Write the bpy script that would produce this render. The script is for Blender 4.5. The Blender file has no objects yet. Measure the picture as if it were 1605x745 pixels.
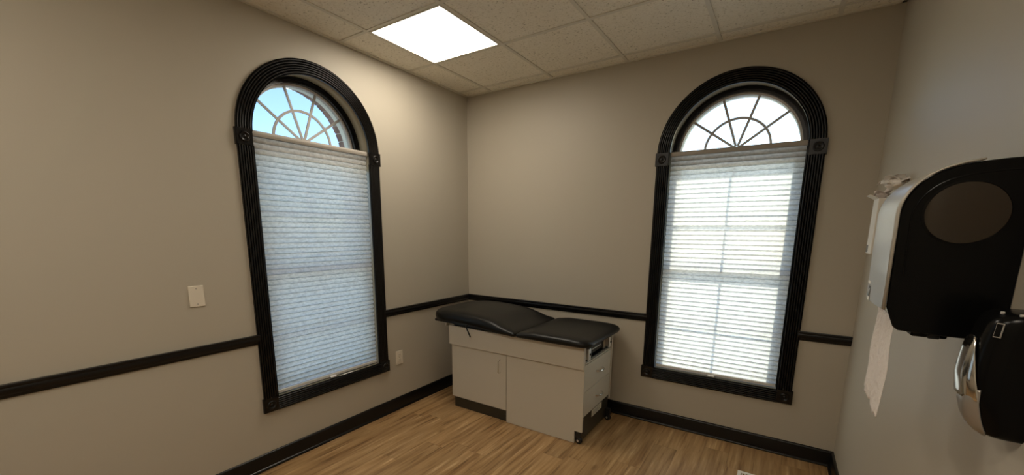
import bpy, bmesh, math, random
from mathutils import Vector, Matrix, noise
random.seed(7)
PI = math.pi
SC = bpy.context.scene
COL = SC.collection

# ------------------------------------------------------------------ camera
cam_d = bpy.data.cameras.new('camera')
cam = bpy.data.objects.new('camera', cam_d); COL.objects.link(cam)
YAW, PITCH, ROLL, F_PX = 0.5863, -0.1823, 0.0061, 646.32
f = Vector((-math.sin(YAW)*math.cos(PITCH), math.cos(YAW)*math.cos(PITCH), math.sin(PITCH)))
r = Vector((math.cos(YAW), math.sin(YAW), 0)); u = r.cross(f)
r2 = math.cos(ROLL)*r + math.sin(ROLL)*u; u2 = -math.sin(ROLL)*r + math.cos(ROLL)*u
M = Matrix((r2, u2, -f)).transposed().to_4x4(); M.translation = (2.5883, -3.2393, 1.5049)
cam.matrix_world = M
cam_d.sensor_fit = 'HORIZONTAL'; cam_d.sensor_width = 36; cam_d.lens = 36*F_PX/1605
cam_d.shift_x = (802.5-790.9)/1605; cam_d.shift_y = (480.93-372.5)/1605
cam_d.clip_start = .02
SC.camera = cam

# ------------------------------------------------------------------ light
PANEL = 16.0           # radiance of the ceiling light diffusers
SKY = 0.31
SC.view_settings.view_transform = 'Standard'; SC.view_settings.look = 'None'
SC.view_settings.exposure = 0.0; SC.view_settings.gamma = 1.0
SC.view_settings.use_curve_mapping = False
w = bpy.data.worlds.new('sky'); SC.world = w; w.use_nodes = True
nt = w.node_tree; nt.nodes.clear()
st = nt.nodes.new('ShaderNodeTexSky'); st.sky_type = 'NISHITA'; st.sun_disc = False
st.sun_elevation = math.radians(32); st.sun_rotation = math.radians(12); st.altitude = 200
st.air_density = 1.0; st.dust_density = .5; st.ozone_density = 2.0
bg = nt.nodes.new('ShaderNodeBackground'); bg.inputs[1].default_value = SKY
wo = nt.nodes.new('ShaderNodeOutputWorld')
nt.links.new(st.outputs[0], bg.inputs[0]); nt.links.new(bg.outputs[0], wo.inputs[0])
sd = bpy.data.lights.new('sun', 'SUN'); sun = bpy.data.objects.new('sun', sd); COL.objects.link(sun)
sd.energy = 3.3; sd.angle = math.radians(.6); sd.color = (1, .90, .72)
sun.rotation_euler = (math.radians(-58), 0, math.radians(-2))   # from beyond the back wall, high

# ------------------------------------------------------------------ materials
def mat(name, col, rough=.6, metal=0, spec=.5, **k):
    m = bpy.data.materials.new(name); m.use_nodes = True
    b = m.node_tree.nodes['Principled BSDF']
    b.inputs['Base Color'].default_value = (*col, 1); b.inputs['Roughness'].default_value = rough
    b.inputs['Metallic'].default_value = metal; b.inputs['Specular IOR Level'].default_value = spec
    for a, v in k.items(): b.inputs[a.replace('_', ' ')].default_value = v
    return m
def nodes(m): return m.node_tree.nodes, m.node_tree.links, m.node_tree.nodes['Principled BSDF']
def coords(m, scale=(1,1,1), kind='Object'):
    N, L, b = nodes(m)
    t = N.new('ShaderNodeTexCoord'); mp = N.new('ShaderNodeMapping'); mp.inputs['Scale'].default_value = scale
    L.new(t.outputs[kind], mp.inputs[0]); return mp.outputs[0]
def bump(m, scale, strength, dist=.002, detail=3, vec=None, rough=.5):
    N, L, b = nodes(m)
    n = N.new('ShaderNodeTexNoise'); n.inputs['Scale'].default_value = scale; n.inputs['Detail'].default_value = detail
    n.inputs['Roughness'].default_value = rough
    L.new(vec or coords(m), n.inputs['Vector'])
    bp = N.new('ShaderNodeBump'); bp.inputs['Strength'].default_value = strength; bp.inputs['Distance'].default_value = dist
    L.new(n.outputs['Fac'], bp.inputs['Height']); L.new(bp.outputs[0], b.inputs['Normal'])
    return n
def ramp(m, src, stops, dst=None):
    N, L, b = nodes(m)
    c = N.new('ShaderNodeValToRGB'); e = c.color_ramp.elements
    while len(e) < len(stops): e.new(.5)
    for el, (p, cc) in zip(e, stops): el.position = p; el.color = (*cc, 1)
    L.new(src, c.inputs[0])
    if dst is not None: L.new(c.outputs[0], dst)
    return c

m_wall = mat('greige_wall_paint', (.462, .422, .345), .5, spec=.35); bump(m_wall, 260, .12, .001)
m_black = mat('black_trim_paint', (.0045, .004, .004), .28, spec=.38); bump(m_black, 120, .08, .0006)
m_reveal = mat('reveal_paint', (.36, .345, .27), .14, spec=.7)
m_grid = mat('ceiling_grid_metal', (.72, .69, .60), .5)
m_frame_grey = mat('window_vinyl', (.60, .58, .54), .45)
m_cream = mat('cream_vinyl', (.90, .85, .72), .5)
m_mull = mat('grille_vinyl', (.48, .47, .45), .5)
m_white = mat('white_plastic', (.72, .66, .55), .35)
m_vent = mat('white_vent_metal', (.80, .78, .72), .35)
m_chrome = mat('chrome', (.75, .74, .72), .12, 1)
m_steel = mat('brushed_steel', (.78, .76, .72), .38, .8)
m_lam = mat('greige_laminate', (.575, .53, .44), .42); bump(m_lam, 500, .05, .0004)
m_kick = mat('dark_kick', (.03, .027, .018), .4)
m_void = mat('black_plastic', (.012, .012, .012), .35)
m_vinyl = mat('black_vinyl', (.006, .0062, .0058), .36, spec=.26); bump(m_vinyl, 400, .12, .0005)
m_pipe = mat('black_piping', (.012, .012, .012), .4)
m_gloss = mat('glossy_black_plastic', (.003, .003, .003), .22, spec=.14)
m_silver = mat('silver_plastic', (.45, .425, .365), .32, .12, .4)
m_grip = mat('grey_push_plastic', (.34, .32, .29), .3, .5)
m_smoke = mat('smoked_plastic', (.020, .013, .007), .07, spec=.6)
m_paper = mat('paper_towel', (.82, .77, .73), .9); bump(m_paper, 60, 1.0, .008)
m_glove = mat('pinkish_glove', (.80, .71, .66), .6)
m_box = mat('glove_carton', (.72, .69, .62), .5)
m_mark = mat('printed_mark', (.85, .83, .76), .5)
m_ink = mat('grey_ink', (.12, .12, .11), .6)
m_label = mat('cream_label', (.62, .58, .46), .5)
m_mortar = mat('mortar', (.70, .65, .58), .9)
m_ground = mat('outdoor_ground', (.60, .60, .56), .9)
m_rubber = mat('caster_rubber', (.01, .01, .01), .5)

# emissive diffuser, warm white
m_diff = mat('lit_diffuser', (.9, .85, .75), .5)
b = m_diff.node_tree.nodes['Principled BSDF']
b.inputs['Emission Color'].default_value = (1, .895, .75, 1); b.inputs['Emission Strength'].default_value = PANEL

# ceiling tile: cream with fine dark pinholes
m_tile = mat('mineral_ceiling_tile', (.60, .55, .44), .9, spec=.1)
N, L, b = nodes(m_tile)
n1 = N.new('ShaderNodeTexNoise'); n1.inputs['Scale'].default_value = 75; n1.inputs['Detail'].default_value = 3; n1.inputs['Roughness'].default_value = .7
L.new(coords(m_tile), n1.inputs['Vector'])
ramp(m_tile, n1.outputs['Fac'], [(.30, (.42, .38, .30)), (.40, (.86, .82, .71)), (.62, (.92, .88, .78))], b.inputs['Base Color'])
bp = N.new('ShaderNodeBump'); bp.inputs['Strength'].default_value = .5; bp.inputs['Distance'].default_value = .003
L.new(n1.outputs['Fac'], bp.inputs['Height']); L.new(bp.outputs[0], b.inputs['Normal'])

# brick
m_brick = mat('brown_brick', (.20, .10, .07), .9)
N, L, b = nodes(m_brick)
n1 = N.new('ShaderNodeTexNoise'); n1.inputs['Scale'].default_value = 12; L.new(coords(m_brick), n1.inputs['Vector'])
ramp(m_brick, n1.outputs['Fac'], [(.3, (.22, .13, .10)), (.7, (.42, .26, .20))], b.inputs['Base Color'])
m_brickwall = mat('brick_face', (.2, .1, .07), .9)
N, L, b = nodes(m_brickwall)
bt = N.new('ShaderNodeTexBrick'); bt.inputs['Scale'].default_value = 4.5
bt.inputs['Color1'].default_value = (.2, .11, .08, 1); bt.inputs['Color2'].default_value = (.14, .08, .06, 1); bt.inputs['Mortar'].default_value = (.4, .36, .32, 1)
L.new(coords(m_brickwall), bt.inputs['Vector']); L.new(bt.outputs[0], b.inputs['Base Color'])

# floor: vinyl oak planks running along y
m_floor = mat('oak_vinyl_plank', (.4, .26, .14), .42, spec=.4)
N, L, b = nodes(m_floor)
tc = N.new('ShaderNodeTexCoord'); sx = N.new('ShaderNodeSeparateXYZ'); L.new(tc.outputs['Object'], sx.inputs[0])
def mth(op, a, bb=None, c=None):
    n = N.new('ShaderNodeMath'); n.operation = op
    for i, v in enumerate((a, bb, c)):
        if v is None: continue
        if isinstance(v, (int, float)): n.inputs[i].default_value = v
        else: L.new(v, n.inputs[i])
    return n.outputs[0]
PW, PL_ = .152, 1.22
ix = mth('FLOOR', mth('DIVIDE', sx.outputs['X'], PW))
wn = N.new('ShaderNodeTexWhiteNoise'); wn.noise_dimensions = '1D'; L.new(ix, wn.inputs['W'])
yo = mth('ADD', mth('DIVIDE', sx.outputs['Y'], PL_), mth('MULTIPLY', wn.outputs['Value'], 5.37))
iy = mth('FLOOR', yo)
wn2 = N.new('ShaderNodeTexWhiteNoise'); wn2.noise_dimensions = '2D'
cb = N.new('ShaderNodeCombineXYZ'); L.new(ix, cb.inputs[0]); L.new(iy, cb.inputs[1]); L.new(cb.outputs[0], wn2.inputs['Vector'])
# grain coordinates shifted per plank
cb2 = N.new('ShaderNodeCombineXYZ')
L.new(mth('ADD', sx.outputs['X'], mth('MULTIPLY', wn2.outputs['Value'], 37.0)), cb2.inputs[0])
L.new(mth('ADD', mth('MULTIPLY', sx.outputs['Y'], .06), mth('MULTIPLY', wn2.outputs['Value'], 11.0)), cb2.inputs[1])
g1 = N.new('ShaderNodeTexNoise'); g1.inputs['Scale'].default_value = 34; g1.inputs['Detail'].default_value = 6; g1.inputs['Roughness'].default_value = .62; g1.inputs['Distortion'].default_value = .15
L.new(cb2.outputs[0], g1.inputs['Vector'])
g2 = N.new('ShaderNodeTexNoise'); g2.inputs['Scale'].default_value = 9; g2.inputs['Detail'].default_value = 3; g2.inputs['Distortion'].default_value = .7
L.new(cb2.outputs[0], g2.inputs['Vector'])
c1 = ramp(m_floor, g1.outputs['Fac'], [(.30, (.14, .073, .027)), (.44, (.33, .198, .086)), (.60, (.43, .275, .130)), (.74, (.64, .46, .255))])
c2 = ramp(m_floor, g2.outputs['Fac'], [(.30, (.60, .52, .44)), (.5, (1, 1, 1)), (.72, (1.0, .96, .9))])
mx = N.new('ShaderNodeMix'); mx.data_type = 'RGBA'; mx.blend_type = 'MULTIPLY'; mx.inputs['Factor'].default_value = .8
L.new(c1.outputs[0], mx.inputs['A']); L.new(c2.outputs[0], mx.inputs['B'])
# knots
cb3 = N.new('ShaderNodeCombineXYZ')
L.new(mth('ADD', sx.outputs['X'], mth('MULTIPLY', wn2.outputs['Value'], 3.0)), cb3.inputs[0]); L.new(mth('MULTIPLY', sx.outputs['Y'], .45), cb3.inputs[1])
vo = N.new('ShaderNodeTexVoronoi'); vo.inputs['Scale'].default_value = 4.2; L.new(cb3.outputs[0], vo.inputs['Vector'])
kn = ramp(m_floor, vo.outputs['Distance'], [(.02, (.45, .38, .32)), (.10, (1, 1, 1))])
mx2 = N.new('ShaderNodeMix'); mx2.data_type = 'RGBA'; mx2.blend_type = 'MULTIPLY'; mx2.inputs['Factor'].default_value = .85
L.new(mx.outputs['Result'], mx2.inputs['A']); L.new(kn.outputs[0], mx2.inputs['B'])
# per plank tone and thin dark joints
hs = N.new('ShaderNodeHueSaturation'); L.new(mx2.outputs['Result'], hs.inputs['Color'])
L.new(mth('ADD', mth('MULTIPLY', wn2.outputs['Value'], .20), .93), hs.inputs['Value'])
fx = mth('FRACT', mth('DIVIDE', sx.outputs['X'], PW)); fy = mth('FRACT', yo)
jx = mth('LESS_THAN', mth('MINIMUM', fx, mth('SUBTRACT', 1.0, fx)), .007)
jy = mth('LESS_THAN', mth('MINIMUM', fy, mth('SUBTRACT', 1.0, fy)), .0012)
jj = mth('MAXIMUM', jx, jy)
mx3 = N.new('ShaderNodeMix'); mx3.data_type = 'RGBA'; mx3.inputs['B'].default_value = (.14, .08, .04, 1)
L.new(mth('MULTIPLY', jj, .55), mx3.inputs['Factor']); L.new(hs.outputs[0], mx3.inputs['A'])
L.new(mx3.outputs['Result'], b.inputs['Base Color'])
bp = N.new('ShaderNodeBump'); bp.inputs['Strength'].default_value = .15; bp.inputs['Distance'].default_value = .001
L.new(g1.outputs['Fac'], bp.inputs['Height']); L.new(bp.outputs[0], b.inputs['Normal'])

# clear glass without refraction
m_glass = bpy.data.materials.new('window_glass'); m_glass.use_nodes = True
gn = m_glass.node_tree; gn.nodes.clear()
o = gn.nodes.new('ShaderNodeOutputMaterial'); mxs = gn.nodes.new('ShaderNodeMixShader')
tr = gn.nodes.new('ShaderNodeBsdfTransparent'); tr.inputs[0].default_value = (.86, .96, .98, 1)
gl = gn.nodes.new('ShaderNodeBsdfGlossy'); gl.inputs['Roughness'].default_value = .02
fr = gn.nodes.new('ShaderNodeFresnel'); fr.inputs[0].default_value = 1.45
gn.links.new(fr.outputs[0], mxs.inputs[0]); gn.links.new(tr.outputs[0], mxs.inputs[1]); gn.links.new(gl.outputs[0], mxs.inputs[2]); gn.links.new(mxs.outputs[0], o.inputs[0])

# cellular shade fabric: fibrous, lets light through
m_shade = bpy.data.materials.new('cellular_shade_fabric'); m_shade.use_nodes = True
gn = m_shade.node_tree; gn.nodes.clear()
o = gn.nodes.new('ShaderNodeOutputMaterial')
tc = gn.nodes.new('ShaderNodeTexCoord'); mp = gn.nodes.new('ShaderNodeMapping'); mp.inputs['Scale'].default_value = (1, .3, 2.2)
nz = gn.nodes.new('ShaderNodeTexNoise'); nz.inputs['Scale'].default_value = 42; nz.inputs['Detail'].default_value = 4; nz.inputs['Roughness'].default_value = .65
gn.links.new(tc.outputs['Object'], mp.inputs[0]); gn.links.new(mp.outputs[0], nz.inputs['Vector'])
cr = gn.nodes.new('ShaderNodeValToRGB'); cr.color_ramp.elements[0].position = .34; cr.color_ramp.elements[1].position = .60
cr.color_ramp.elements[0].color = (.76, .74, .70, 1); cr.color_ramp.elements[1].color = (.98, .96, .91, 1)
gn.links.new(nz.outputs['Fac'], cr.inputs[0])
df = gn.nodes.new('ShaderNodeBsdfDiffuse'); tl = gn.nodes.new('ShaderNodeBsdfTranslucent'); tp = gn.nodes.new('ShaderNodeBsdfTransparent')
for q in (df, tl, tp): gn.links.new(cr.outputs[0], q.inputs[0])
a1 = gn.nodes.new('ShaderNodeMixShader'); a1.inputs[0].default_value = .84
a2 = gn.nodes.new('ShaderNodeMixShader'); a2.inputs[0].default_value = .04
gn.links.new(df.outputs[0], a1.inputs[1]); gn.links.new(tl.outputs[0], a1.inputs[2])
gn.links.new(a1.outputs[0], a2.inputs[1]); gn.links.new(tp.outputs[0], a2.inputs[2]); gn.links.new(a2.outputs[0], o.inputs[0])
m_seam = m_shade.copy(); m_seam.name = 'glued_fabric_seam'
for e_, c_ in zip([q for q in m_seam.node_tree.nodes if q.type == 'VALTORGB'][0].color_ramp.elements, ((.48, .47, .44, 1), (.66, .65, .61, 1))): e_.color = c_
m_rail = mat('taupe_headrail', (.34, .31, .265), .45)

# ------------------------------------------------------------------ helpers
def box(bm, x0, x1, y0, y1, z0, z1, mi=0):
    vs = [bm.verts.new((x, y, z)) for x in (x0, x1) for y in (y0, y1) for z in (z0, z1)]
    for q in ((0,1,3,2), (4,6,7,5), (0,4,5,1), (2,3,7,6), (0,2,6,4), (1,5,7,3)):
        bm.faces.new([vs[i] for i in q]).material_index = mi
def obj(name, bm, ms, parent=None, smooth=False, bevel=0, seg=2, angle=35):
    bmesh.ops.recalc_face_normals(bm, faces=bm.faces[:])
    me = bpy.data.meshes.new(name); bm.to_mesh(me); bm.free()
    o = bpy.data.objects.new(name, me); COL.objects.link(o)
    for m in (ms if isinstance(ms, (list, tuple)) else [ms]): me.materials.append(m)
    if parent: o.parent = parent
    if bevel:
        bv = o.modifiers.new('bevel', 'BEVEL'); bv.width = bevel; bv.segments = seg; bv.limit_method = 'ANGLE'
        bv.angle_limit = math.radians(angle); bv.harden_normals = False
    if smooth:
        for p in me.polygons: p.use_smooth = True
        e = me.attributes.new('sharp_edge', 'BOOLEAN', 'EDGE') if 'sharp_edge' not in me.attributes else me.attributes['sharp_edge']
        b2 = bmesh.new(); b2.from_mesh(me); b2.edges.ensure_lookup_table()
        for i, ed in enumerate(b2.edges):
            e.data[i].value = len(ed.link_faces) == 2 and ed.calc_face_angle(0) > math.radians(angle)
        b2.free()
    return o
def bobj(name, dims, m, parent=None, bevel=.002, **k):
    bm = bmesh.new(); box(bm, *dims); return obj(name, bm, m, parent, bevel=bevel, **k)
def empty(name, loc, rz=0):
    e = bpy.data.objects.new(name, None); COL.objects.link(e); e.location = loc; e.rotation_euler = (0, 0, rz)
    e.empty_display_size = .05; return e
def tag(o, label=None, cat=None, group=None, kind=None):
    if label: o['label'] = label
    if cat: o['category'] = cat
    if group: o['group'] = group
    if kind: o['kind'] = kind
    return o
def tube(bm, pts, rad, seg=10, cap=True):
    rings = []
    pts = [Vector(p) for p in pts]; rr = rad if isinstance(rad, (list, tuple)) else [rad]*len(pts)
    for i, p in enumerate(pts):
        t = (pts[min(i+1, len(pts)-1)] - pts[max(i-1, 0)]).normalized()
        a = t.orthogonal().normalized() if i == 0 else (prev - t*prev.dot(t)).normalized()
        prev = a; c = t.cross(a)
        rings.append([bm.verts.new(p + rr[i]*(math.cos(2*PI*k/seg)*a + math.sin(2*PI*k/seg)*c)) for k in range(seg)])
    for A, B in zip(rings, rings[1:]):
        for k in range(seg): bm.faces.new((A[k], A[(k+1) % seg], B[(k+1) % seg], B[k]))
    if cap: bm.faces.new(rings[0]); bm.faces.new(rings[-1])
def lathe(bm, prof, origin, axis, seg=32, closed_end=True):
    # prof: (radius, height along axis)
    ax = Vector(axis).normalized(); a = ax.orthogonal().normalized(); c = ax.cross(a); o_ = Vector(origin)
    rings = [[bm.verts.new(o_ + ax*h + max(rad, 1e-5)*(math.cos(2*PI*k/seg)*a + math.sin(2*PI*k/seg)*c)) for k in range(seg)] for rad, h in prof]
    for A, B in zip(rings, rings[1:]):
        for k in range(seg): bm.faces.new((A[k], A[(k+1) % seg], B[(k+1) % seg], B[k]))
    if closed_end: bm.faces.new(rings[0]); bm.faces.new(rings[-1])
def sweep(bm, prof, frames, closed=True):
    # prof list of (a,b); frames: function or list giving point for (a,b)
    rings = [[bm.verts.new(fr_(a, b_)) for a, b_ in prof] for fr_ in frames]
    n = len(prof)
    for A, B in zip(rings, rings[1:]):
        for k in range(n if closed else n-1): bm.faces.new((A[k], A[(k+1) % n], B[(k+1) % n], B[k]))
    if closed: bm.faces.new(rings[0]); bm.faces.new(rings[-1])

# ------------------------------------------------------------------ room shell
H, W, YB = 2.725, 3.0094, -4.6
ZB, ZS, HW = .452, 2.05, .410      # opening bottom, spring line, half width
def wall_with_window(name, u0, u1, z1, uc, thick, m_face, rev=None, z0=0.0, d0=0.0, r_=None, parent=None):
    """local frame: X along the wall, Y outward, Z up; the window centred at X=uc"""
    hw = r_ or HW; n = 48
    bm = bmesh.new()
    arc = [(uc + hw*math.cos(PI*k/n), ZS + hw*math.sin(PI*k/n)) for k in range(n+1)]
    for d, in ((d0,), (d0+thick,)):
        def q(*p): bm.faces.new([bm.verts.new((x, d, z)) for x, z in p])
        q((u0, z0), (uc-hw, z0), (uc-hw, z1), (u0, z1)); q((uc+hw, z0), (u1, z0), (u1, z1), (uc+hw, z1))
        q((uc-hw, z0), (uc+hw, z0), (uc+hw, ZB), (uc-hw, ZB))
        for a, b_ in zip(arc, arc[1:]): q(a, b_, (b_[0], z1), (a[0], z1))
    loop = [(uc-hw, ZB), (uc+hw, ZB)] + arc
    for a, b_ in zip(loop, loop[1:] + loop[:1]):
        fc = bm.faces.new([bm.verts.new(p) for p in ((a[0], d0, a[1]), (b_[0], d0, b_[1]), (b_[0], d0+thick, b_[1]), (a[0], d0+thick, a[1]))])
        fc.material_index = 1 if rev else 0; fc.smooth = True
    for a, b_ in (((u0, z0), (u1, z0)), ((u1, z0), (u1, z1)), ((u1, z1), (u0, z1)), ((u0, z1), (u0, z0))):
        bm.faces.new([bm.verts.new(p) for p in ((a[0], d0, a[1]), (b_[0], d0, b_[1]), (b_[0], d0+thick, b_[1]), (a[0], d0+thick, a[1]))])
    bmesh.ops.remove_doubles(bm, verts=bm.verts[:], dist=1e-5)
    return obj(name, bm, [m_face, rev] if rev else m_face, parent)
YL, XR = -1.562, 2.256             # window centres
ZT = H + .12
wl = wall_with_window('wall_left', YB, 0.0, ZT, YL, .16, m_wall, m_reveal); wl.rotation_euler.z = PI/2
wb = wall_with_window('wall_back', 0.0, W, ZT, XR, .16, m_wall, m_reveal)
tag(wl, kind='structure'); tag(wb, kind='structure')
bl = wall_with_window('brick_facing', YB, .30, 3.2, YL, .10, m_brickwall, None, -.3, .20, .415, wl)
bb = wall_with_window('brick_facing', -.29, W+.3, 3.2, XR, .10, m_brickwall, None, -.3, .20, .415, wb)
bm = bmesh.new(); box(bm, W, W+.12, YB, .15, 0, ZT); tag(obj('wall_right', bm, m_wall), kind='structure')
bm = bmesh.new(); box(bm, -.16, W+.12, YB-.12, YB, 0, ZT); tag(obj('wall_rear', bm, m_wall), kind='structure')
bm = bmesh.new(); box(bm, -.16, W+.12, YB-.12, .16, -.1, 0); tag(obj('floor', bm, m_floor), kind='structure')
bm = bmesh.new(); box(bm, -30, 30, -30, 30, -.55, -.5); tag(obj('ground', bm, m_ground), kind='structure')

# ceiling: lay-in tiles with a metal grid
T = .6096; GX, GY = .2883, -.133
bm = bmesh.new(); box(bm, 0, W, YB, 0, H+.004, H+.03)
ceil = tag(obj('ceiling', bm, m_tile), kind='structure')
bm = bmesh.new()
for k in range(0, 6):
    x = GX + k*T
    if x < W-.05: box(bm, x-.012, x+.012, YB, 0, H-.002, H+.006)
for k in range(0, 9):
    y = GY - k*T
    if y > YB+.05: box(bm, 0, W, y-.012, y+.012, H-.0015, H+.006)
obj('ceiling_grid', bm, m_grid, ceil, bevel=.001, seg=1)
bm = bmesh.new()
for d in ((0, .022, YB, 0), (W-.022, W, YB, 0), (0, W, -.022, 0), (0, W, YB, YB+.022)): box(bm, *d, H-.003, H+.004)
obj('wall_angle', bm, m_grid, ceil)

# baseboards with shoe moulding
def profile_run(name, prof, p0, p1, inward, m=m_black, kind='structure'):
    bm = bmesh.new(); p0, p1, iw = Vector(p0), Vector(p1), Vector(inward)
    sweep(bm, prof, [lambda a, b_, p=p: p + iw*a + Vector((0, 0, b_)) for p in (p0, p1)])
    return tag(obj(name, bm, m, smooth=True, angle=40), kind=kind)
BASE = [(0, 0), (.024, 0), (.024, .006), (.021, .013), (.014, .017), (.014, .093), (.011, .101), (.006, .105), (0, .105)]
profile_run('baseboard_left', BASE, (0, YB, 0), (0, 0, 0), (1, 0, 0))
profile_run('baseboard_back', BASE, (0, 0, 0), (W, 0, 0), (0, -1, 0))
profile_run('baseboard_right', BASE, (W, 0, 0), (W, YB, 0), (-1, 0, 0))
profile_run('baseboard_rear', BASE, (0, YB, 0), (W, YB, 0), (0, 1, 0))
RL = [(0, .8154), (.007, .8154), (.010, .822), (.010, .828), (.016, .834), (.020, .842), (.021, .852), (.018, .860), (.021, .864), (.022, .870), (.020, .8751), (0, .8751)]
profile_run('trim_1', RL, (0, YB, 0), (0, YL-.482, 0), (1, 0, 0))
profile_run('trim_2', RL, (0, YL+.482, 0), (0, 0, 0), (1, 0, 0))
profile_run('trim_3', RL, (0, 0, 0), (XR-.482, 0, 0), (0, -1, 0))
profile_run('trim_4', RL, (XR+.482, 0, 0), (W, 0, 0), (0, -1, 0))

# ------------------------------------------------------------------ windows (local: X right, Y outward, Z up)
RI, RO = .402, .490
def reeds():
    p = [(RI, .0), (RI, -.014)]; n = 6; w_ = (RO-RI-.008)/n; a0 = RI+.004
    for i in range(n):
        for k in range(7):
            t = k/6; p.append((a0 + w_*(i + t), -.010 - .0095*math.sin(PI*t)**.7))
    p += [(RO, -.014), (RO, 0)]
    return p
REED = reeds()
def rosette(px, pz, parent, s=.0455):
    bm = bmesh.new(); box(bm, px-s, px+s, -.022, 0, pz-s, pz+s)
    bmesh.ops.bevel(bm, geom=[e for e in bm.edges if all(v.co.y < -.02 for v in e.verts)], offset=.003, segments=2, affect='EDGES')
    o1 = obj('rosette_block', bm, m_black, parent)
    bm = bmesh.new()
    prof = [(.0, -.0275), (.004, -.0272), (.007, -.0245), (.009, -.0222), (.016, -.0235), (.019, -.0265), (.022, -.0290), (.025, -.0285), (.027, -.0255), (.029, -.0222), (.029, -.020)]
    lathe(bm, prof, (px, 0, pz), (0, 1, 0), 36)
    obj('rosette', bm, m_black, o1, smooth=True, angle=60)
def window(name, loc, rz):
    wn_ = empty(name, loc, rz); wn_['kind'] = 'structure'
    # casing: arch, two legs and a sill run, reeded
    bm = bmesh.new()
    sweep(bm, REED, [lambda a, b_, t=t: Vector((a*math.cos(t), b_, ZS + a*math.sin(t))) for t in [PI*k/64 for k in range(65)]])
    obj('arched_casing', bm, m_black, wn_, smooth=True, angle=50)
    for s in (-1, 1):
        bm = bmesh.new(); sweep(bm, REED, [lambda a, b_, z=z: Vector((s*a, b_, z)) for z in (.455, 1.975)])
        obj('side_casing', bm, m_black, wn_, smooth=True, angle=50)
    bm = bmesh.new(); sweep(bm, REED, [lambda a, b_, x=x: Vector((x, b_, .455 - (a-RI))) for x in (-.41, .41)])
    obj('bottom_casing', bm, m_black, wn_, smooth=True, angle=50)
    for s in (-1, 1):
        rosette(s*.4530, 2.0155, wn_); rosette(s*.4530, .4155, wn_)
    # dark jamb liner and stepped frame round the whole opening
    def ring(r0, r1, d0, d1, nm, m):
        bm = bmesh.new(); n = 48
        pr = [(r0, d0), (r1, d0), (r1, d1), (r0, d1)]
        fr_ = [lambda a, b_: Vector((a, b_, ZB + (HW-a)))] + \
              [lambda a, b_, t=t: Vector((a*math.cos(t), b_, ZS + a*math.sin(t))) for t in [PI*k/n for k in range(n+1)]] + \
              [lambda a, b_: Vector((-a, b_, ZB + (HW-a)))]
        rings = [[bm.verts.new(q(a, b_)) for a, b_ in pr] for q in fr_]
        for A, B in zip(rings, rings[1:] + rings[:1]):
            for k in range(4): bm.faces.new((A[k], A[(k+1) % 4], B[(k+1) % 4], B[k]))
        return obj(nm, bm, m, wn_, smooth=True, angle=40)
    ring(.393, HW-.001, .095, .125, 'outer_frame', m_black)
    ring(.377, .394, .108, .145, 'inner_frame', m_frame_black)
    ring(.364, .378, .135, .165, 'glazing_stop', m_frame_grey)
    ring(.362, .412, .165, .205, 'brick_mould', m_cream)
    # mullion between fanlight and sashes
    bm = bmesh.new(); box(bm, -.375, .375, .10, .16, 1.985, 2.075); obj('mullion', bm, m_frame_grey, wn_, bevel=.003)
    # fan grille
    bm = bmesh.new()
    for k in range(1, 5):
        t = PI*k/5; c, s = math.cos(t), math.sin(t); nx, nz = -s*.0078, c*.0078
        pts = [(.02*c-nx, .02*s-nz), (.37*c-nx, .37*s-nz), (.37*c+nx, .37*s+nz), (.02*c+nx, .02*s+nz)]
        vs = [bm.verts.new((x, d, ZS+.02+z)) for d in (.142, .150) for x, z in pts]
        for q in ((0,1,2,3), (7,6,5,4), (0,4,5,1), (1,5,6,2), (2,6,7,3), (3,7,4,0)): bm.faces.new([vs[i] for i in q])
    sweep(bm, [(.1925, .1412), (.2075, .1412), (.2075, .1508), (.1925, .1508)], [lambda a, b_, t=t: Vector((a*math.cos(t), b_, ZS+.02 + a*math.sin(t))) for t in [PI*k/40 for k in range(41)]])
    obj('fan_grille', bm, m_mull, wn_)
    bm = bmesh.new(); n = 40
    vs = [bm.verts.new((.374*math.cos(PI*k/n), .155, ZS + .374*math.sin(PI*k/n))) for k in range(n+1)]; bm.faces.new(vs)
    obj('fan_glass', bm, m_glass, wn_)
    # two sashes
    for nm, z0, z1, d in (('upper_sash', 1.232, 1.995, .135), ('lower_sash', .462, 1.272, .105)):
        bm = bmesh.new(); rl = .036
        box(bm, -.388, -.345, d, d+.028, z0, z1); box(bm, .345, .388, d, d+.028, z0, z1)
        box(bm, -.345, .345, d, d+.028, z0, z0+rl); box(bm, -.345, .345, d, d+.028, z1-rl, z1)
        s_ = obj(nm, bm, m_frame_grey, wn_, bevel=.002)
        bm = bmesh.new(); zm = (z0+z1)/2 + (-.005 if z0 > 1 else -.03) + (.004 if z0 > 1 else .0)
        box(bm, -.008, .008, d+.009, d+.017, z0+rl, z1-rl); box(bm, -.345, .345, d+.009, d+.017, zm-.008, zm+.008)
        obj('grille', bm, m_mull, s_)
        bm = bmesh.new(); vs = [bm.verts.new(p) for p in ((-.345, d+.02, z0+rl), (.345, d+.02, z0+rl), (.345, d+.02, z1-rl), (-.345, d+.02, z1-rl))]; bm.faces.new(vs)
        obj('pane', bm, m_glass, s_)
    # soldier-course brick arch in the facing
    bm = bmesh.new(); nb = 22
    for k in range(nb):
        t0, t1 = PI*(k+.06)/nb, PI*(k+.94)/nb
        vs = [bm.verts.new((rr*math.cos(t), d, ZS + rr*math.sin(t))) for d in (.198, .305) for rr, t in ((.392, t0), (.60, t0), (.60, t1), (.392, t1))]
        for q in ((0,1,2,3), (7,6,5,4), (0,4,5,1), (1,5,6,2), (2,6,7,3), (3,7,4,0)): bm.faces.new([vs[i] for i in q])
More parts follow.
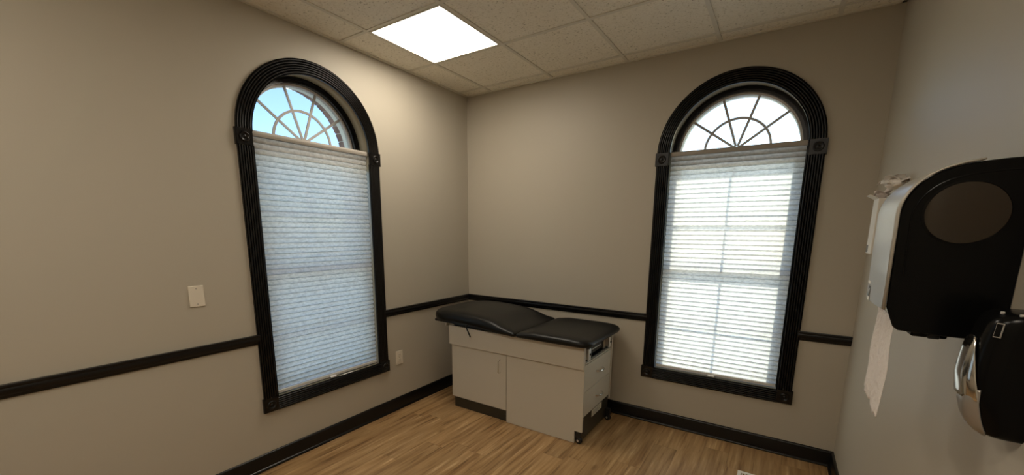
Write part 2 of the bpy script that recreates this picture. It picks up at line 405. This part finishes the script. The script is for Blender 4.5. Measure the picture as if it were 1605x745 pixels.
    for s in (-1, 1):
        z = ZB
        while z < ZS-.02:
            box(bm, *(sorted((s*.392, s*.6))), .198, .305, z, z+.058); z += .068
    obj('brick_surround', bm, m_brick, wn_)
    bm = bmesh.new()
    sweep(bm, [(.397, .20), (.55, .20), (.55, .30), (.397, .30)], [lambda a, b_, t=t: Vector((a*math.cos(t), b_, ZS + a*math.sin(t))) for t in [PI*k/48 for k in range(49)]])
    for s in (-1, 1): box(bm, *(sorted((s*.397, s*.55))), .20, .30, ZB, ZS)
    obj('mortar', bm, m_mortar, wn_)
    return wn_
m_frame_black = mat('dark_window_frame', (.012, .012, .012), .3)
window('window_1', (0, YL, 0), PI/2)
window('window_2', (XR, 0, 0), 0)

# ------------------------------------------------------------------ cellular shades
def shade(loc, rz, label):
    s = empty('cellular_shade', (*loc, .455), rz)
    tag(s, label, 'window shade', 'cellular shades in the arched windows')
    z00 = -.455
    bm = bmesh.new(); sweep(bm, [(.006, 2.034), (.004, 2.040), (.004, 2.058), (.008, 2.064), (.052, 2.064), (.052, 2.034)], [lambda a, b_, x=x: Vector((x, a, b_+z00)) for x in (-.399, .399)])
    obj('headrail', bm, m_rail, s, smooth=True, angle=50)
    n = 48; zt, zb = 2.034+z00, .482+z00; ph = (zt-zb)/n
    bm = bmesh.new(); cols = 3; PR = [(0, .030), (.07, .0245), (.2, .019), (.38, .0160), (.56, .0155), (.74, .0175), (.88, .022), (.95, .0265)]
    rows = []
    for i in range(n):
        for t, d in PR: rows.append((zt - (i+t)*ph, d))
    rows.append((zb, .030))
    grid = [[bm.verts.new((-.396 + .792*c/cols, d, z)) for c in range(cols+1)] for z, d in rows]
    for i, (A, B) in enumerate(zip(grid, grid[1:])):
        for k in range(cols): bm.faces.new((A[k], A[k+1], B[k+1], B[k])).material_index = 1 if i % 8 in (0, 7) else 0
    o = obj('pleated_fabric', bm, [m_shade, m_seam], s)
    for p in o.data.polygons: p.use_smooth = True
    bm = bmesh.new(); box(bm, -.396, .396, .012, .042, .462+z00, .482+z00); obj('bottom_rail', bm, m_rail2, s, bevel=.003)
    bm = bmesh.new(); box(bm, -.022, .022, -.002, .013, .463+z00, .470+z00); box(bm, -.022, .022, -.004, .0, .460+z00, .467+z00)
    tag(obj('pull_tab', bm, m_tab, s, bevel=.0015), 'small clear white pull tab')
    return s
m_rail2 = mat('shade_bottom_rail', (.62, .60, .56), .5); m_tab = mat('pull_tab_plastic', (.85, .85, .83), .2)
shade((0, YL), PI/2, 'pale cellular shade with bluish daylight in the left-hand arched window')
shade((XR, 0), 0, 'bright creamy cellular shade with sash bars showing through, in the right-hand arched window')

# ------------------------------------------------------------------ ceiling lights
def ceiling_light(cx_, cy_, label, first=None):
    e = empty('ceiling_light', (cx_, cy_, H-.004)); tag(e, label, 'ceiling light')
    bm = bmesh.new(); a, b_ = T/2-.010, T/2-.022
    for d in ((-a, a, -a, -b_), (-a, a, b_, a), (-a, -b_, -b_, b_), (b_, a, -b_, b_)): box(bm, *d, 0, .008)
    obj('frame', bm, m_grid, e)
    bm = bmesh.new(); box(bm, -b_, b_, -b_, b_, .003, .007); obj('diffuser', bm, m_diff, e)
    return e
ceiling_light(GX+T/2, GY-1.5*T, 'lit square flat ceiling light panel nearest the room corner')
ceiling_light(GX+1.5*T, GY-5.5*T, 'added unseen square light panel over the left side, behind the viewer, to light the room')  # assumed panel out of view, added to light the room
ceiling_light(GX+3.5*T, GY-5.5*T, 'added unseen square light panel over the right side, behind the viewer, to light the room')  # second assumed panel, also unseen and added for room brightness

# ------------------------------------------------------------------ exam table
et = empty('exam_table', (.94, -.40, 0))
tag(et, 'exam table with black two-part cushion on a greige cabinet in the corner', 'exam table')
EO = Vector((-.94, .40, 0))
def part(name, bm, m, parent=et, **k):
    bmesh.ops.translate(bm, verts=bm.verts[:], vec=EO); return obj(name, bm, m, parent, **k)
def pbox(name, dims, m, parent=et, bevel=.0015, **k):
    bm = bmesh.new(); box(bm, *dims); return part(name, bm, m, parent, bevel=bevel, **k)
X0, X1, YF, YK = .345, 1.545, -.67, -.11
# carcass
bm = bmesh.new()
box(bm, X0, X0+.018, YF+.02, YK, .098, .715)           # head-end side
box(bm, X0+.018, X1-.02, YK-.018, YK, .098, .715)      # back
box(bm, X0+.018, X1-.06, YF+.05, YK-.018, .099, .117)  # bottom
box(bm, X0+.018, X1-.02, YF+.02, YF+.036, .55, .715)
box(bm, X0+.018, X1-.004, YF+.04, YK-.018, .588, .598) # shelf under the stirrup tray
box(bm, X1-.12, X1-.025, YF+.02, YF+.03, .10, .59)
part('cabinet_body', bm, m_lam, bevel=.001)
pbox('back_upright', (X1-.05, X1+.003, YK-.022, YK+.004, .165, .735), m_lam)
pbox('front_upright', (X1-.018, X1, YF+.001, YF+.016, .59, .722), m_lam)
pbox('apron_panel', (.336, 1.548, YF-.020, YF+.0, .563, .722), m_lam)
dr = pbox('door', (X0+.004, .9005, YF-.002, YF+.016, .098, .560), m_lam)
bm = bmesh.new(); tube(bm, [(.846, YF-.002, .404), (.846, YF-.026, .406), (.846, YF-.032, .412), (.846, YF-.032, .500), (.846, YF-.026, .506), (.846, YF-.002, .508)], .0045, 10)
tag(part('handle', bm, m_chrome, dr, smooth=True), 'slim chrome door handle')
# fixed front panel with the notch for the caster
bm = bmesh.new()
pl = [(.9055, .002), (1.490, .002), (1.490, .095), (X1+.002, .095), (X1+.002, .560), (.9055, .560)]
sweep(bm, pl, [lambda a, b_, y=y: Vector((a, y, b_)) for y in (YF-.002, YF+.016)]); part('front_panel', bm, m_lam, bevel=.001)
pbox('kick_plate', (.362, .9035, YF+.014, YF+.030, .0, .099), m_kick)
pbox('side_kick_plate', (.362, .378, YF+.03, YK, .0, .099), m_kick)
# foot end
kp = pbox('foot_kick_panel', (X1-.022, X1-.006, YF+.02, YK-.02, .030, .200), m_kick)
for ya, yb_ in ((YF+.02, YF+.034), (YK-.04, YK-.02)):
    bm = bmesh.new(); box(bm, X1-.11, X1-.05, ya, yb_, .05, .20); part('foot_bracket', bm, m_void)
nl = pbox('rating_label', (X1-.006, X1-.0045, -.478, -.276, .140, .192), m_label, kp, bevel=0)
bm = bmesh.new()
for i in range(4): box(bm, X1-.0048, X1-.0042, -.462, -.462+(.11 if i % 2 else .15), .175-i*.009, .1775-i*.009)
part('print', bm, m_ink, nl)
for i, (z0, z1) in enumerate(((.392, .585), (.203, .388))):
    d = pbox('drawer', (X1-.018, X1, YF+.006, YK-.026, z0, z1), m_lam)
    zc = (z0+z1)/2+.0; yc = -.375; bm = bmesh.new()
    pts = [(X1, yc-.052, zc), (X1+.014, yc-.050, zc), (X1+.026, yc-.030, zc), (X1+.030, yc, zc), (X1+.026, yc+.030, zc), (X1+.014, yc+.050, zc), (X1, yc+.052, zc)]
    tube(bm, pts, [.007, .005, .005, .0055, .005, .005, .007], 10)
    tag(part('handle', bm, m_chrome, d, smooth=True), 'curved chrome drawer handle')
# stirrup tray in the open slot under the cushion
bm = bmesh.new(); box(bm, 1.10, X1-.022, YF+.045, YK-.03, .600, .606); box(bm, 1.10, 1.11, YF+.045, YK-.03, .606, .70)
box(bm, 1.11, X1-.03, YF+.038, YF+.044, .60, .715); box(bm, 1.11, X1-.03, YK-.030, YK-.024, .60, .715)
part('slot_liner', bm, m_void)
tr_ = pbox('pull_out_step', (1.30, X1-.030, -.520, -.255, .625, .680), m_void, bevel=.004)
bm = bmesh.new(); box(bm, X1-.032, X1-.026, -.470, -.300, .655, .662); part('step_rim', bm, m_steel, tr_)
for y in (-.610, -.200):
    bm = bmesh.new()
    box(bm, X1-.05, X1+.012, y-.004, y+.004, .618, .700); box(bm, X1-.05, X1-.03, y-.022, y+.022, .60, .712)
    box(bm, X1+.004, X1+.012, y-.020, y+.022, .618, .700)
    o_ = part('stirrup_bracket', bm, m_steel, bevel=.003)
    bm = bmesh.new(); tube(bm, [(X1+.010, y+.008, .66), (X1+.02, y+.008, .66)], .008, 12); part('knob', bm, m_void, o_)
for x, y in ((1.520, -.655), (1.560, -.172), (.40, -.62), (.40, -.16)):
    bm = bmesh.new()
    if x > 1:
        box(bm, x-.022, x+.018, y-.012, y+.020, .045, .10)
        o_ = part('caster_mount', bm, m_void, bevel=.003)
        bm = bmesh.new(); lathe(bm, [(.018, -.014), (.024, -.010), (.024, .010), (.018, .014)], (x, y, .024), (.3, 1, 0), 24)
        part('caster_wheel', bm, m_rubber, o_, smooth=True, angle=50)
        bm = bmesh.new(); lathe(bm, [(.009, -.0145), (.009, .0165)], (x, y, .024), (.3, 1, 0), 16); part('axle', bm, m_steel, o_)
# support deck below the cushions
bm = bmesh.new(); box(bm, .36, 1.53, -.655, -.125, .712, .734); box(bm, .30, 1.02, -.66, -.12, .734, .744); part('deck', bm, m_void, bevel=.002)
bm = bmesh.new()
sweep(bm, [(.19, .748), (1.0, .728), (1.0, .738), (.19, .766)], [lambda a, b_, y=y: Vector((a, y, b_)) for y in (-.70, -.09)])
part('back_support', bm, m_void)
# cushions
def cushion(name, x0, x1, y0, y1, rads, zfun, tfun, parent=et):
    """rads: corner radii for (x0,y0),(x1,y0),(x1,y1),(x0,y1)"""
    def outline(d):
        pts = []; K = 10
        for (cx_, cy_, a0), rr in zip(((x0, y0, PI), (x1, y0, 1.5*PI), (x1, y1, 0), (x0, y1, .5*PI)), rads):
            rr_ = max(rr-d, .004)
            ex = cx_ + (d + rr_)*(1 if cx_ == x0 else -1); ey = cy_ + (d + rr_)*(1 if cy_ == y0 else -1)
            for k in range(K+1):
                a = a0 + .5*PI*k/K; pts.append((ex + rr_*math.cos(a), ey + rr_*math.sin(a)))
        # subdivide the long sides so the contour can bend
        out = []
        for i, p in enumerate(pts):
            q = pts[(i+1) % len(pts)]; out.append(p)
            if i % (K+1) == K:
                for s in range(1, 14): out.append((p[0]+(q[0]-p[0])*s/14, p[1]+(q[1]-p[1])*s/14))
        return out
    bm = bmesh.new(); rings = []
    for d, h in ((.05, 0), (.018, 0), (.007, .09), (.001, .24), (0, .42), (.003, .58), (.011, .74), (.025, .88), (.045, .96), (.085, 1.0)):
        ring = []
        for x, y in outline(d):
            ring.append(bm.verts.new((x, y, zfun(x) + h*tfun(x, y))))
        rings.append(ring)
    n = len(rings[0])
    for A, B in zip(rings, rings[1:]):
        for k in range(n): bm.faces.new((A[k], A[(k+1) % n], B[(k+1) % n], B[k]))
    bm.faces.new(rings[0][::-1])
    ym = (y0+y1)/2; A = rings[-1]; base = outline(.085); hw_ = min(.30, (x1-x0)/2-.005)
    for t in (.15, .3, .45, .6, .75, .88, 1.0):
        B = []
        for x, y in base:
            cx_ = min(max(x, x0+hw_), x1-hw_); xx = x+(cx_-x)*t; yy = y+(ym-y)*t
            B.append(bm.verts.new((xx, yy, zfun(xx) + (1 + .05*math.sin(t*PI/2))*tfun(xx, yy))))
        for k in range(n): bm.faces.new((A[k], A[(k+1) % n], B[(k+1) % n], B[k]))
        A = B
    bmesh.ops.remove_doubles(bm, verts=bm.verts[:], dist=.0004)
    o = part(name, bm, m_vinyl, parent, smooth=True, angle=75)
    bm = bmesh.new(); pts = [(x, y, zfun(x)+.05*tfun(x, y)) for x, y in outline(.009)]
    tube(bm, pts+pts[:1], .0028, 6, cap=False); part('piping', bm, m_pipe, o, smooth=True)
    return o
def sm(a, b_, x):
    t = min(max((x-a)/(b_-a), 0), 1); return t*t*(3-2*t)
cushion('back_cushion', .125, 1.018, -.745, -.055, (.20, .03, .03, .20), lambda x: .766 - .034*sm(.45, 1.02, x),
        lambda x, y: .088 - .050*sm(.72, 1.02, x) - .010*(1-sm(.12, .36, x)))
cushion('foot_cushion', 1.020, 1.603, -.745, -.055, (.025, .085, .085, .025), lambda x: .733,
        lambda x, y: .038 + .018*sm(1.02, 1.18, x) - .008*sm(1.42, 1.60, x))
bm = bmesh.new(); tube(bm, [(.548, -.695, .758), (.553, -.735, .750), (.603, -.740, .668)], [.004, .006, .0055], 10); part('release_lever', bm, m_void, smooth=True)
# paper roll bracket below the head end
bm = bmesh.new(); box(bm, .235, .262, -.62, -.612, .700, .752); box(bm, .262, .268, -.64, -.60, .700, .752); box(bm, .235, .245, -.625, -.60, .69, .715)
o_ = part('paper_roll_bracket', bm, m_steel, bevel=.002)
bm = bmesh.new(); tube(bm, [(.255, -.615, .722), (.36, -.60, .728)], .0035, 8); part('bracket_rod', bm, m_steel, o_)

# ------------------------------------------------------------------ wall plates
wp = empty('blank_wall_plate', (0, -2.334, 1.148)); tag(wp, 'white blank cover plate on the left wall, left of the left-hand window', 'wall plate')
bobj('plate', (0, .006, -.0355, .0355, -.0565, .0565), m_white, wp, bevel=.003, seg=3)
for z in (.042, -.042):
    bm = bmesh.new(); lathe(bm, [(.003, 0), (.003, .0012), (.001, .0016)], (.006, 0, z), (1, 0, 0), 12); tag(obj('screw', bm, m_grip, wp))
op = empty('wall_outlet', (0, -.946, .449)); tag(op, 'white electrical outlet low on the left wall between window and corner', 'outlet')
bobj('plate', (0, .006, -.0375, .0375, -.0585, .0585), m_white, op, bevel=.003, seg=3)
for z in (.020, -.020):
    bm = bmesh.new(); lathe(bm, [(.0165, 0), (.0165, .003), (.015, .0036)], (.005, 0, z), (1, 0, 0), 24); fc = obj('receptacle', bm, m_white, op)
    bm = bmesh.new()
    box(bm, .0084, .0092, -.0075, -.0055, z, z+.008); box(bm, .0084, .0092, .0055, .0075, z, z+.008); box(bm, .0084, .0092, -.002, .002, z-.010, z-.006)
    obj('slots', bm, m_ink, fc)
bm = bmesh.new(); lathe(bm, [(.003, 0), (.003, .0012)], (.006, 0, 0), (1, 0, 0), 12); obj('screw', bm, m_grip, op)

# ------------------------------------------------------------------ floor register
fv = empty('floor_vent', (2.66, -.465, 0)); tag(fv, 'white metal floor vent in the planks below the right-hand window', 'floor vent')
bm = bmesh.new()
for d in ((-.155, .155, .045, .065), (-.155, .155, -.065, -.045), (-.155, -.135, -.045, .045), (.135, .155, -.045, .045)): box(bm, *d, 0, .005)
obj('vent_frame', bm, m_vent, fv, bevel=.0015)
bm = bmesh.new()
for k in range(17): x = -.128 + k*.016; box(bm, x-.0025, x+.0025, -.045, .045, .001, .004)
obj('louvres', bm, m_vent, fv)

# ------------------------------------------------------------------ paper towel dispenser
TY0, TY1 = -1.920, -1.672; TYM = (TY0+TY1)/2
td = empty('paper_towel_dispenser', (W, TYM, 1.272)); tag(td, 'large black paper towel dispenser with silver front on the right wall', 'towel dispenser')
TO = Vector((-W, -TYM, -1.272))
def tpart(name, bm, m, parent=td, **k):
    bmesh.ops.translate(bm, verts=bm.verts[:], vec=TO); return obj(name, bm, m, parent, **k)
def arcpts(cx_, cz_, rx, rz_, a0, a1, n): return [(cx_ + rx*math.cos(math.radians(a0+(a1-a0)*k/n)), cz_ + rz_*math.sin(math.radians(a0+(a1-a0)*k/n))) for k in range(n+1)]
CURVE = arcpts(2.912, 1.548, .103, .103, 180, 108, 12) + [(2.90, 1.652), (2.93, 1.657), (2.965, 1.660), (3.0, 1.661)]
SIDE = [(3.008, 1.272), (2.91, 1.272), (2.840, 1.276), (2.830, 1.284), (2.813, 1.330)] + CURVE + [(3.008, 1.661)]
def bul(y, far=True):   # bow of the silver front
    t = (y-TYM)/((TY1-TY0)/2); return -.004*(1-t*t)
# black housing: main body slightly inside the cheek, cheek with bevelled rim
bm = bmesh.new()
HS = [(3.008, 1.273), (2.91, 1.273), (2.872, 1.277), (2.862, 1.300), (2.825, 1.326)] + [(x+.004, z-.003) for x, z in CURVE] + [(3.008, 1.658)]
sweep(bm, HS, [lambda a, b_, y=y: Vector((a, y, b_)) for y in (TY0+.006, TY1)])
tpart('housing', bm, m_gloss, bevel=.004, seg=3, angle=60)
bm = bmesh.new(); cxs = sum(p[0] for p in SIDE)/len(SIDE)
sweep(bm, SIDE, [lambda a, b_, y=y, s=s: Vector((2.93 + (a-2.93)*s if a < 3.0 else a, y, 1.46 + (b_-1.46)*s)) for y, s in ((TY0+.008, 1.0), (TY0+.003, 1.0), (TY0, .985))])
ck = tpart('side_cheek', bm, m_gloss, smooth=True, angle=25)
bm = bmesh.new(); tube(bm, [(2.93+(x-2.93)*.84, TY0, 1.46+(z-1.46)*.88) for x, z in [(2.813, 1.40)]+CURVE], .0018, 8); tpart('cheek_ridge', bm, m_gloss, ck, smooth=True)
bm = bmesh.new(); lathe(bm, [(.0705, .002), (.0705, -.0016), (.0665, -.0022), (.0655, .0005)], (2.914, TY0, 1.549), (0, 1, 0), 48, closed_end=False); tpart('window_rim', bm, m_gloss, ck, smooth=True)
bm = bmesh.new(); lathe(bm, [(.0660, .001), (.0655, -.0010), (.05, -.0022), (.02, -.0030), (0, -.0032)], (2.914, TY0, 1.549), (0, 1, 0), 48); tag(tpart('roll_window', bm, m_smoke, ck, smooth=True, angle=60), 'round smoky brown viewing window')
# silver front cover: front and over the top
FR = [(2.8125, 1.322)] + CURVE[:-2]
bm = bmesh.new(); ny = 14; A_ = []
for j in range(ny+1):
    y = TY0 + (TY1-TY0)*j/ny
    row = []
    for i, (x, z) in enumerate(FR):
        f_ = max(0, min(1, (2.89-x)/.07)); row.append(bm.verts.new((x + bul(y)*f_ - .001, y, z + .0015*(1-f_) + .001)))
    A_.append(row)
for R0, R1 in zip(A_, A_[1:]):
    for k in range(len(FR)-1): bm.faces.new((R0[k], R0[k+1], R1[k+1], R1[k]))
o_ = tpart('front_cover', bm, m_silver, smooth=True, angle=60)
sl = o_.modifiers.new('solid', 'SOLIDIFY'); sl.thickness = .004; sl.offset = 1
FC = o_
bm = bmesh.new(); box(bm, 2.868, 2.93, TY0+.02, TY1-.02, 1.262, 1.290); tpart('towel_chute', bm, m_gloss, bevel=.004)
bm = bmesh.new(); box(bm, 2.895, 2.915, TY0+.01, TY0+.03, 1.262, 1.273); tpart('latch', bm, m_void, bevel=.002)
def mark(y0, y1, z0, z1, m=m_mark, nm='printed_mark', par=None):
    bm = bmesh.new(); n = 4
    vs = [[bm.verts.new((2.8125 - .0062 + bul(y0+(y1-y0)*k/n) + (0 if z > 1.33 else 0), y0+(y1-y0)*k/n, z)) for k in range(n+1)] for z in (z0, z1)]
    for k in range(n): bm.faces.new((vs[0][k], vs[0][k+1], vs[1][k+1], vs[1][k]))
    o = tpart(nm, bm, m, FC)
    q = o.modifiers.new('solid', 'SOLIDIFY'); q.thickness = .0006; q.offset = 0
    return o
mark(-1.716, -1.706, 1.527, 1.546); mark(-1.722, -1.700, 1.518, 1.522)           # small emblem with a line under it
for k in range(5): mark(-1.735+k*.011, -1.727+k*.011, 1.366, 1.373)                # row of small lettering
mark(-1.742, -1.712, 1.332, 1.360, m_ink); mark(-1.735, -1.727, 1.340, 1.354); mark(-1.724, -1.718, 1.344, 1.350); mark(-1.748, -1.720, 1.322, 1.331)

# hanging sheet
bm = bmesh.new(); ny, nz_ = 26, 34; g = []
for j in range(nz_+1):
    t = j/nz_; row = []
    for i in range(ny+1):
        s = i/ny; y = -1.890 + .215*s + .020*t*(1-s)*0
        zt_, zb_ = 1.300, 1.050 + .012*s + .010*noise.noise((s*9, 3.1, 0)) - .010*(1-s)
        x = 2.840 + .0055*noise.noise((s*4, t*3, 1.7)) + .003*math.sin(s*11+t*2) - .006*t
        row.append(bm.verts.new((x, y - .012*t*s, zt_ + (zb_-zt_)*t)))
    g.append(row)
for A, B in zip(g, g[1:]):
    for k in range(ny): bm.faces.new((A[k], A[k+1], B[k+1], B[k]))
o_ = obj('paper_towel', bm, m_paper, smooth=True, angle=80); tag(o_, 'crinkled off-white paper towel sheet hanging below the towel dispenser', 'paper towel')
q = o_.modifiers.new('solid', 'SOLIDIFY'); q.thickness = .0012

# ------------------------------------------------------------------ soap dispenser
SY = -2.042; sdp = empty('soap_dispenser', (W, SY, 1.11)); tag(sdp, 'black soap dispenser with chrome front on the right wall beside the towel dispenser', 'soap dispenser')
SO = Vector((-W, -SY, -1.11))
def spart(name, bm, m, parent=sdp, **k):
    bmesh.ops.translate(bm, verts=bm.verts[:], vec=SO); return obj(name, bm, m, parent, **k)
def interp(tab, z):
    for (a, va), (b_, vb) in zip(tab, tab[1:]):
        if z <= b_: 
            t = (z-a)/(b_-a); t = t*t*(3-2*t) if False else t; return va+(vb-va)*t
    return tab[-1][1]
DEP = [(1.110, .052), (1.114, .062), (1.125, .072), (1.145, .082), (1.175, .092), (1.22, .096), (1.28, .093), (1.33, .085), (1.346, .078), (1.354, .066), (1.357, .05)]
WID = [(1.110, .044), (1.114, .050), (1.125, .055), (1.145, .058), (1.20, .060), (1.33, .059), (1.348, .056), (1.355, .050), (1.357, .042)]
def sp(a, z, off=0, w_=0):
    c, s = math.cos(a), math.sin(a); e_ = .55
    return Vector((W - (interp(DEP, z)*.875+off)*max(c, 0)**e_, SY + (interp(WID, z)+w_)*(abs(s)**e_)*(1 if s > 0 else -1), z))
bm = bmesh.new(); zs = [1.110, 1.112, 1.116, 1.122, 1.13, 1.14, 1.155, 1.175, 1.20, 1.23, 1.26, 1.29, 1.315, 1.33, 1.34, 1.348, 1.353, 1.3555, 1.357]
rings = [[bm.verts.new(sp(-PI/2 + PI*k/40, z)) for k in range(41)] for z in zs]
for A, B in zip(rings, rings[1:]):
    for k in range(40): bm.faces.new((A[k], A[k+1], B[k+1], B[k]))
    bm.faces.new((A[40], A[0], B[0], B[40]))
bm.faces.new(rings[0]); bm.faces.new(rings[-1])
spart('soap_body', bm, m_gloss, smooth=True, angle=45)
def patch(name, z0, z1, amax, off, m, topf=None, botf=None, bulge=0, n=24, nzp=18, ac=0):
    bm = bmesh.new(); g = []
    for j in range(nzp+1):
        row = []
        for i in range(n+1):
            s = -1+2*i/n
            za = z0 + (botf(s) if botf else 0); zb = z1 + (topf(s) if topf else 0)
            t = j/nzp; z = za+(zb-za)*t
            am = amax(t) if callable(amax) else amax
            v = sp(ac+am*s, max(z, 1.1101), off + bulge*math.sin(PI*t)*(1-s*s)); v.z = z; row.append(bm.verts.new(v))
        g.append(row)
    for A, B in zip(g, g[1:]):
        for k in range(n): bm.faces.new((A[k], A[k+1], B[k+1], B[k]))
    o = spart(name, bm, m, smooth=True, angle=70)
    q = o.modifiers.new('solid', 'SOLIDIFY'); q.thickness = .004; q.offset = 0
    return o
tag(patch('chrome_faceplate', 1.180, 1.305, lambda t: .80-.55*t**1.4, .003, m_chrome, topf=lambda s: -.018*s*s, bulge=.003), 'glossy chrome face plate')
tag(patch('push_bar', 1.108, 1.196, .46, .001, m_grip, topf=lambda s: -.018*s-.010*s*s, botf=lambda s: .010*s*s, bulge=.006, ac=-.34), 'brushed grey push bar')
for nm_, hw_, hh_, of_, m_ in (('key_label', .0055, .014, .0015, m_grip), ('key_label_inset', .0040, .0120, .0025, m_gloss)):
    bm = bmesh.new(); box(bm, -.0008, .0008, -hw_, hw_, -hh_, hh_)
    c_ = sp(-.80, 1.325, of_); bmesh.ops.transform(bm, verts=bm.verts[:], matrix=Matrix.Translation(c_) @ Matrix.Rotation(math.radians(48), 4, 'Z') @ Matrix.Rotation(math.radians(9), 4, 'Y'))
    spart(nm_, bm, m_)
for y, x in ((SY-.020, 2.955), (SY-.045, 2.972)):
    bm = bmesh.new(); box(bm, x-.003, x+.003, y-.002, y+.002, 1.350, 1.358); spart('refill_key', bm, m_steel, bevel=.001)

# ------------------------------------------------------------------ glove box and gloves
gb = empty('glove_box', (W, -.715, 1.41)); tag(gb, 'pale upright glove carton on the right wall beyond the towel dispenser', 'glove box')
bm = bmesh.new(); box(bm, -.088, -.001, -.062, .062, 0, .245); obj('carton', bm, m_box, gb, bevel=.002)
bm = bmesh.new(); box(bm, -.0886, -.0878, .020, .058, .006, .040); obj('printed_panel', bm, m_ink, gb)
bm = bmesh.new(); sweep(bm, [(-.088, .244), (-.118, .262), (-.117, .264), (-.086, .247)], [lambda a, b_, y=y: Vector((a, y, b_)) for y in (-.050, .055)]); obj('opened_flap', bm, m_box, gb)
def glove(loc, rz, seed, sc, label, m):
    bm = bmesh.new()
    def blob(c, r_, st=(1, 1, 1)):
        s = bmesh.new(); bmesh.ops.create_icosphere(s, subdivisions=3, radius=1)
        for v in s.verts:
            n_ = 1 + .34*noise.noise(v.co*1.9 + Vector((seed, 0, 0))) + .14*noise.noise(v.co*4.5 + Vector((0, seed, 0)))
            v.co = Vector(c) + Vector((v.co.x*st[0], v.co.y*st[1], v.co.z*st[2]))*r_*n_
        me = bpy.data.meshes.new('tmp'); s.to_mesh(me); s.free(); bm.from_mesh(me); bpy.data.meshes.remove(me)
    blob((0, 0, .022), .026, (1.2, 1, .8))
    rnd = random.Random(seed)
    for k in range(7):          # crumpled petals of thin film
        a = k*2*PI/7 + rnd.uniform(-.3, .3); el = rnd.uniform(.35, 1.35); L_ = rnd.uniform(.040, .062); w_ = rnd.uniform(.013, .021)
        d = Vector((math.cos(a)*math.cos(el), math.sin(a)*math.cos(el), math.sin(el))); t_ = Vector((-math.sin(a), math.cos(a), 0)); n_ = d.cross(t_)
        g = []
        for jj in range(9):
            v = jj/8; row = []
            for ii in range(7):
                q = -1+ii/3; ww = w_*(.55+.9*math.sin(PI*min(v*.8+.12, 1)))
                p = Vector((0, 0, .016)) + d*L_*v + t_*ww*q + n_*(.010*math.cos(q*1.6) - .012*v*v + .007*noise.noise(Vector((q*1.3+k, v*2.4, seed))))
                p.z = max(p.z, .002); row.append(bm.verts.new(p))
            g.append(row)
        lo = [[bm.verts.new(v_.co - n_*.0022) for v_ in row] for row in g]
        for A, B in zip(g, g[1:]):
            for q in range(6): bm.faces.new((A[q], A[q+1], B[q+1], B[q]))
        for A, B in zip(lo, lo[1:]):
            for q in range(6): bm.faces.new((A[q], B[q], B[q+1], A[q+1]))
        per = [(0, q) for q in range(6)] + [(q, 6) for q in range(8)] + [(8, q) for q in range(6, 0, -1)] + [(q, 0) for q in range(8, 0, -1)]
        for (a0, b0), (a1_, b1) in zip(per, per[1:]+per[:1]): bm.faces.new((g[a0][b0], g[a1_][b1], lo[a1_][b1], lo[a0][b0]))
    bmesh.ops.scale(bm, verts=bm.verts[:], vec=(sc, sc, sc))
    o = obj('disposable_glove', bm, m, smooth=True, angle=80); o.location = loc; o.rotation_euler = (0, 0, rz)
    return tag(o, label, 'glove', 'gloves bunched on the glove box')
glove((2.942, -.69, 1.658), 2.6, 3, .72, 'crumpled pinkish glove at the front edge of the glove carton top', m_glove)
glove((2.968, -.752, 1.690), 5.2, 8, 1.15, 'crumpled white glove standing highest on the glove carton, near the wall', mat('white_glove', (.82, .78, .73), .55))
